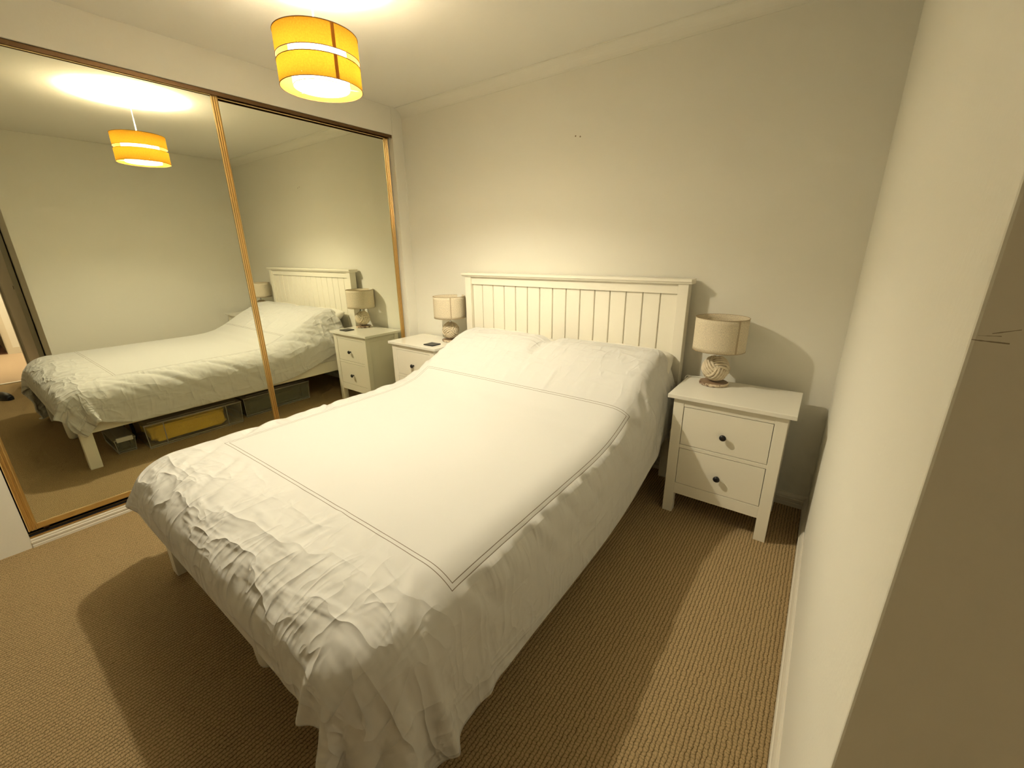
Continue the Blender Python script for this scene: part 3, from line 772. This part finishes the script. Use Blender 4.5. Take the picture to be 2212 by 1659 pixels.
def drum(name, r, z0, z1, m, par, rims=True, seam=True, thick=0.0012):
    bm = NB(); lathe(bm, [(r, z0+(z1-z0)*k/5) for k in range(6)], 96); ploc(bm)
    d = obj(name, bm, m, par, smooth=True); shade_uv(d)
    if rims:
        for z in (z0, z1):
            obj('rim', ploc(tube(NB(), [(r*math.cos(a), r*math.sin(a), z) for a in (2*math.pi*k/80 for k in range(80))], 0.0016, 6, True)), m_rim, d, smooth=True)
    if seam:
        aa = math.atan2(-0.54*math.cos(0.40)+0.84*math.sin(0.40), 0.84*math.cos(0.40)+0.54*math.sin(0.40))
        bm = NB(); w_ = 0.042
        vv = [bm.verts.new(((r+0.001)*math.cos(aa+q), (r+0.001)*math.sin(aa+q), z-H)) for z in (z0, z1) for q in (-w_, 0, w_)]
        bm.faces.new((vv[0], vv[1], vv[4], vv[3])); bm.faces.new((vv[1], vv[2], vv[5], vv[4]))
        obj('seam', bm, m_orangeseam, d)
    return d
drum('lower_tier', RP, zb, zg0, m_orange, pen)
drum('upper_tier', RP, zg1, zt, m_orange, pen)
drum('inner_diffuser', 0.1045, zb+0.004, zt-0.006, m_inner, pen, seam=False)
for z in (zt-0.004, zb+0.012):
    for k in range(3):
        a = 2*math.pi*k/3+1.1; up_ = z > 2.05
        ri = 0.018 if up_ else 0.1045
        obj('shade_arm', ploc(tube(NB(), [(ri*math.cos(a), ri*math.sin(a), z-(0.03 if up_ else 0)), (RP*math.cos(a), RP*math.sin(a), z)], 0.0012, 6)), m_clip, pen, smooth=True)
for k in range(3):
    a = 2*math.pi*k/3+1.1; rr = RP*0.998
    obj('tier_link', ploc(tube(NB(), [(rr*math.cos(a), rr*math.sin(a), zg0-0.002), (rr*math.cos(a), rr*math.sin(a), zg1+0.002)], 0.0012, 6)), m_clip, pen, smooth=True)
BULB_H = 2.385
bm = NB(); bmesh.ops.create_uvsphere(bm, u_segments=24, v_segments=16, radius=0.020)
bmesh.ops.translate(bm, verts=bm.verts, vec=(0, 0, BULB_POS[2]-H))
bu = obj('bulb', bm, m_bulb, pen, smooth=True)

# ------------------------------------------------------------------ storage under the bed
def storage_box(x0, x1, y0, y1, h, tub_m, label, clips, ends=False):
    t = thing('storage_box', label, 'storage box', ((x0+x1)/2, (y0+y1)/2, 0.0), 'storage boxes under the bed')
    hx, hy = (x1-x0)/2, (y1-y0)/2; tp = 0.012
    def shell(bm, z0, z1, ax0, ay0, ax1, ay1):
        a = [bm.verts.new((sx*ax0, sy*ay0, z0)) for sx, sy in ((-1, -1), (1, -1), (1, 1), (-1, 1))]
        b_ = [bm.verts.new((sx*ax1, sy*ay1, z1)) for sx, sy in ((-1, -1), (1, -1), (1, 1), (-1, 1))]
        for k in range(4): bm.faces.new((a[k], a[(k+1) % 4], b_[(k+1) % 4], b_[k]))
        return a, b_
    bm = NB(); a, _ = shell(bm, 0.006, h-0.012, hx-tp, hy-tp, hx-0.004, hy-0.004); bm.faces.new(a[::-1])
    tub = obj('tub', bm, tub_m, t, bevel=0.006)
    md = tub.modifiers.new('thick', 'SOLIDIFY'); md.thickness = 0.002
    bm = NB()
    for z, ex in ((0.004, tp-0.001), (0.016, tp-0.002)):
        tube(bm, [(-hx+ex, -hy+ex, z), (hx-ex, -hy+ex, z), (hx-ex, hy-ex, z), (-hx+ex, hy-ex, z)], 0.0028, 6, True)
    for sx in (-1, 1):
        for sy in (-1, 1):
            tube(bm, [(sx*(hx-tp+0.001), sy*(hy-tp+0.001), 0.006), (sx*(hx-0.004), sy*(hy-0.004), h-0.014)], 0.0022, 6)
            if ends:
                for q in (0.115,):
                    tube(bm, [(sx*(hx-tp), sy*(hy-q), 0.006), (sx*(hx-0.004), sy*(hy-q), h-0.014)], 0.003, 6)
    obj('moulded_edge', bm, m_clearedge, t)
    bm = NB(); box(bm, -hx, hx, -hy, hy, h-0.012, h-0.009); box(bm, -hx, -hx+0.006, -hy, hy, h-0.020, h-0.009); box(bm, hx-0.006, hx, -hy, hy, h-0.020, h-0.009)
    box(bm, -hx, hx, -hy, -hy+0.006, h-0.020, h-0.009); box(bm, -hx, hx, hy-0.006, hy, h-0.020, h-0.009); box(bm, -hx+0.03, hx-0.03, -hy+0.03, hy-0.03, h-0.009, h-0.003)
    obj('lid', bm, m_clearedge, t)
    for (cx_, cy2, wx, wy) in clips:
        obj('clip', box(NB(), cx_-wx, cx_+wx, cy2-wy, cy2+wy, h-0.030, h+0.002), m_clip, t, bevel=0.003)
    return t
def cloth_lump(x0, x1, y0, y1, z0, z1, m, name, label, cat, seed):
    rnd = random.Random(seed); bm = NB(); bmesh.ops.create_icosphere(bm, subdivisions=5, radius=1.0)
    ph = [rnd.uniform(0, 6.28) for _ in range(8)]
    for v in bm.verts:
        c = v.co.copy()
        q = [math.copysign(abs(k)**0.32, k) for k in c]
        n = 0.045*math.sin(7*c.x+ph[0]+2*math.sin(4*c.y))+0.04*math.sin(9*c.y+5*c.z+ph[1])+0.03*math.sin(13*c.z+8*c.x+ph[2])
        s_ = 1-0.06+n*0.5
        v.co = Vector((q[0]*s_*(x1-x0)/2, q[1]*s_*(y1-y0)/2, q[2]*s_*(z1-z0)/2))
        v.co.x = max(min(v.co.x, (x1-x0)/2), -(x1-x0)/2); v.co.y = max(min(v.co.y, (y1-y0)/2), -(y1-y0)/2); v.co.z = max(min(v.co.z, (z1-z0)/2), -(z1-z0)/2)
    o = obj(name, bm, m, None, smooth=True); o.location = ((x0+x1)/2, (y0+y1)/2, (z0+z1)/2)
    return tag(o, label, cat)
storage_box(2.675, 3.06, -2.005, -1.885, 0.118, m_clearolive, 'small low clear plastic box with a white clip, under the bed foot', [(-0.192, 0.0, 0.006, 0.045)])
cloth_lump(2.70, 3.03, -1.985, -1.905, 0.009, 0.090, m_darkcloth, 'folded_cloth', 'dark folded cloth inside the small low clear box under the bed foot', 'cloth', 5)
storage_box(2.595, 3.00, -1.845, -1.205, 0.195, m_clear, 'long clear plastic box holding a mustard blanket under the bed', [], True)
cloth_lump(2.615, 2.98, -1.825, -1.290, 0.010, 0.165, m_yellow, 'blanket', 'mustard yellow blanket packed in the long clear box under the bed', 'blanket', 9)
storage_box(2.665, 3.08, -1.165, -0.560, 0.185, m_clearolive, 'long smoky plastic box of olive cloth under the middle of the bed', [])
cloth_lump(2.685, 3.06, -1.145, -0.580, 0.010, 0.145, m_greencloth, 'folded_cloth', 'olive grey cloth inside the smoky plastic box under the bed', 'cloth', 11)
bm = NB()
tube(bm, [(2.86, -1.872, 0.008), (2.80, -1.868, 0.05), (2.79, -1.868, 0.12), (2.84, -1.868, 0.19), (2.95, -1.868, 0.215), (3.05, -1.868, 0.19), (3.12, -1.868, 0.10), (3.12, -1.868, 0.012)], 0.010, 8)
st = obj('strap', bm, m_navy, None, smooth=True); tag(st, 'dark navy looped strap standing between the small clear box and the long one', 'strap')

# ------------------------------------------------------------------ nook, door and landing seen in the mirror
DY0, DY1, DZ = -2.045, -2.80, 2.0       # doorway in the wall at XD
bm = NB()
box(bm, XD, XD+0.10, DY0, YD+0.02, 0, H); box(bm, XD, XD+0.10, YREAR-0.1, DY1, 0, H); box(bm, XD, XD+0.10, DY1, DY0, DZ, H)
struct('wall_doorway', bm, m_wall)
bm = NB()
for xx in (XD-0.014, XD+0.10):
    box(bm, xx, xx+0.014, DY1-0.06, DY1, 0, DZ+0.06); box(bm, xx, xx+0.014, DY1, DY0, DZ, DZ+0.06)
box(bm, XD+0.10, XD+0.114, DY0, DY0+0.06, 0, DZ+0.06)
box(bm, XD, XD+0.10, DY0-0.012, DY0, 0, DZ); box(bm, XD, XD+0.10, DY1, DY1+0.012, 0, DZ); box(bm, XD, XD+0.10, DY1, DY0, DZ-0.012, DZ)
struct('trim_5', bm, m_doorgrey)
struct('trim_6', box(NB(), XD+0.005, XD+0.04, DY1+0.012, DY0-0.012, 0, 0.008), mat('brushed aluminium threshold', (0.85, 0.83, 0.75), 0.55, metal=0.6))   # metal threshold bar
# door leaf standing open against the nook wall
lf = bpy.data.objects.new('door_1', None); COL.objects.link(lf); lf['kind'] = 'structure'
lf.location = (XD-0.016, -1.998, 0); lf.rotation_euler = (0, 0, math.radians(180+(-2.6)))
bm = NB(); box(bm, 0, 0.70, -0.0, 0.038, 0.008, 1.98)
obj('door_leaf', bm, m_doorgrey, lf, bevel=0.002)
bm = NB(); box(bm, 0.655, 0.675, 0.038, 0.040, 1.035, 1.07); obj('keyhole_plate', bm, m_black, lf, bevel=0.001)
# landing
XH = 8.2
struct('floor_landing', box(NB(), XD, 10.6, -4.3, -0.9, -0.06, 0.0), m_hallcarpet)
struct('wall_landing', box(NB(), XH, XH+0.12, -2.055, -0.9, 0, H), mat('white landing paint', (0.88, 0.86, 0.80), 0.7))
m_hall = mat('landing wall paint', (0.78, 0.72, 0.60), 0.7)
bm = NB(); box(bm, XD+0.1, 10.6, -0.9, -0.8, 0, H); box(bm, XD+0.1, 10.6, -4.4, -4.3, 0, H); box(bm, 10.5, 10.6, -4.3, -0.9, 0, H)
struct('wall_landing_side', bm, m_hall)
bm = NB(); box(bm, XH-0.016, XH, -2.055, -2.0, 0, 2.05); box(bm, XH-0.010, XH+0.12, -2.064, -2.055, 0, 2.05)
struct('trim_7', bm, m_trim)
struct('baseboard_landing', box(NB(), XH-0.014, XH, -2.0, -0.9, 0, 0.09), m_trim)
struct('floor_far_room', box(NB(), XH+0.06, 10.5, -4.3, -2.06, 0.0, 0.012), m_redfloor)
cb = thing('cabinet', 'low dark unit with white top in the room beyond the landing', 'cabinet', (9.2, -2.3, 0.012))
obj('shelf_top', box(NB(), -0.3, 0.3, -0.3, 0.22, 0.40, 0.46), m_clip, cb)
obj('body', box(NB(), -0.26, 0.28, -0.28, 0.20, 0, 0.40), m_dark, cb)
hl = thing('ceiling_light', 'round lit ceiling light on the landing outside the bedroom door', 'ceiling light', (7.5, -1.55, H))
obj('diffuser', lathe(NB(), [(0.13, 0.0), (0.13, -0.03), (0.11, -0.06), (0.0001, -0.075)], 40), m_hallglow, hl, smooth=True)

# slipper on the nook floor
sh = thing('slipper', 'black slipper on the carpet inside the bedroom doorway', 'slipper', (5.225, -2.335, 0.0))
def shoe_outline(t): return 0.045*(math.sin(math.pi*min(max(t, 0.0), 1.0))**0.38)*(0.86+0.22*t)
bm = NB(); n = 20; a_ = []
pts2 = [(t/n, shoe_outline(t/n)) for t in range(n+1)]
out = [(0.26*t-0.13, w_) for t, w_ in pts2]+[(0.26*t-0.13, -w_) for t, w_ in pts2[-2:0:-1]]
for z in (0.0, 0.018): a_.append([bm.verts.new((x, y, z)) for x, y in out])
k_ = len(out)
for i in range(k_): bm.faces.new((a_[0][i], a_[0][(i+1) % k_], a_[1][(i+1) % k_], a_[1][i]))
bm.faces.new(a_[0][::-1]); bm.faces.new(a_[1])
so = obj('sole', bm, m_black, sh, bevel=0.003)
bm = NB(); rows = []
for i in range(11):
    t = 0.45+0.53*i/10; w_ = shoe_outline(t)*1.02; hgt_ = 0.018+0.055*math.sqrt(max(0, 1-((t-0.45)/0.56)**2))
    rows.append([bm.verts.new((0.26*t-0.13, w_*math.cos(math.pi*q/10), 0.016+(hgt_-0.016)*math.sin(math.pi*q/10))) for q in range(11)])
for r0, r1 in zip(rows, rows[1:]):
    for q in range(10): bm.faces.new((r0[q], r0[q+1], r1[q+1], r1[q]))
up = obj('upper', bm, m_black, sh, smooth=True); md = up.modifiers.new('thick', 'SOLIDIFY'); md.thickness = 0.004
sh.rotation_euler = (0, 0, math.radians(161))
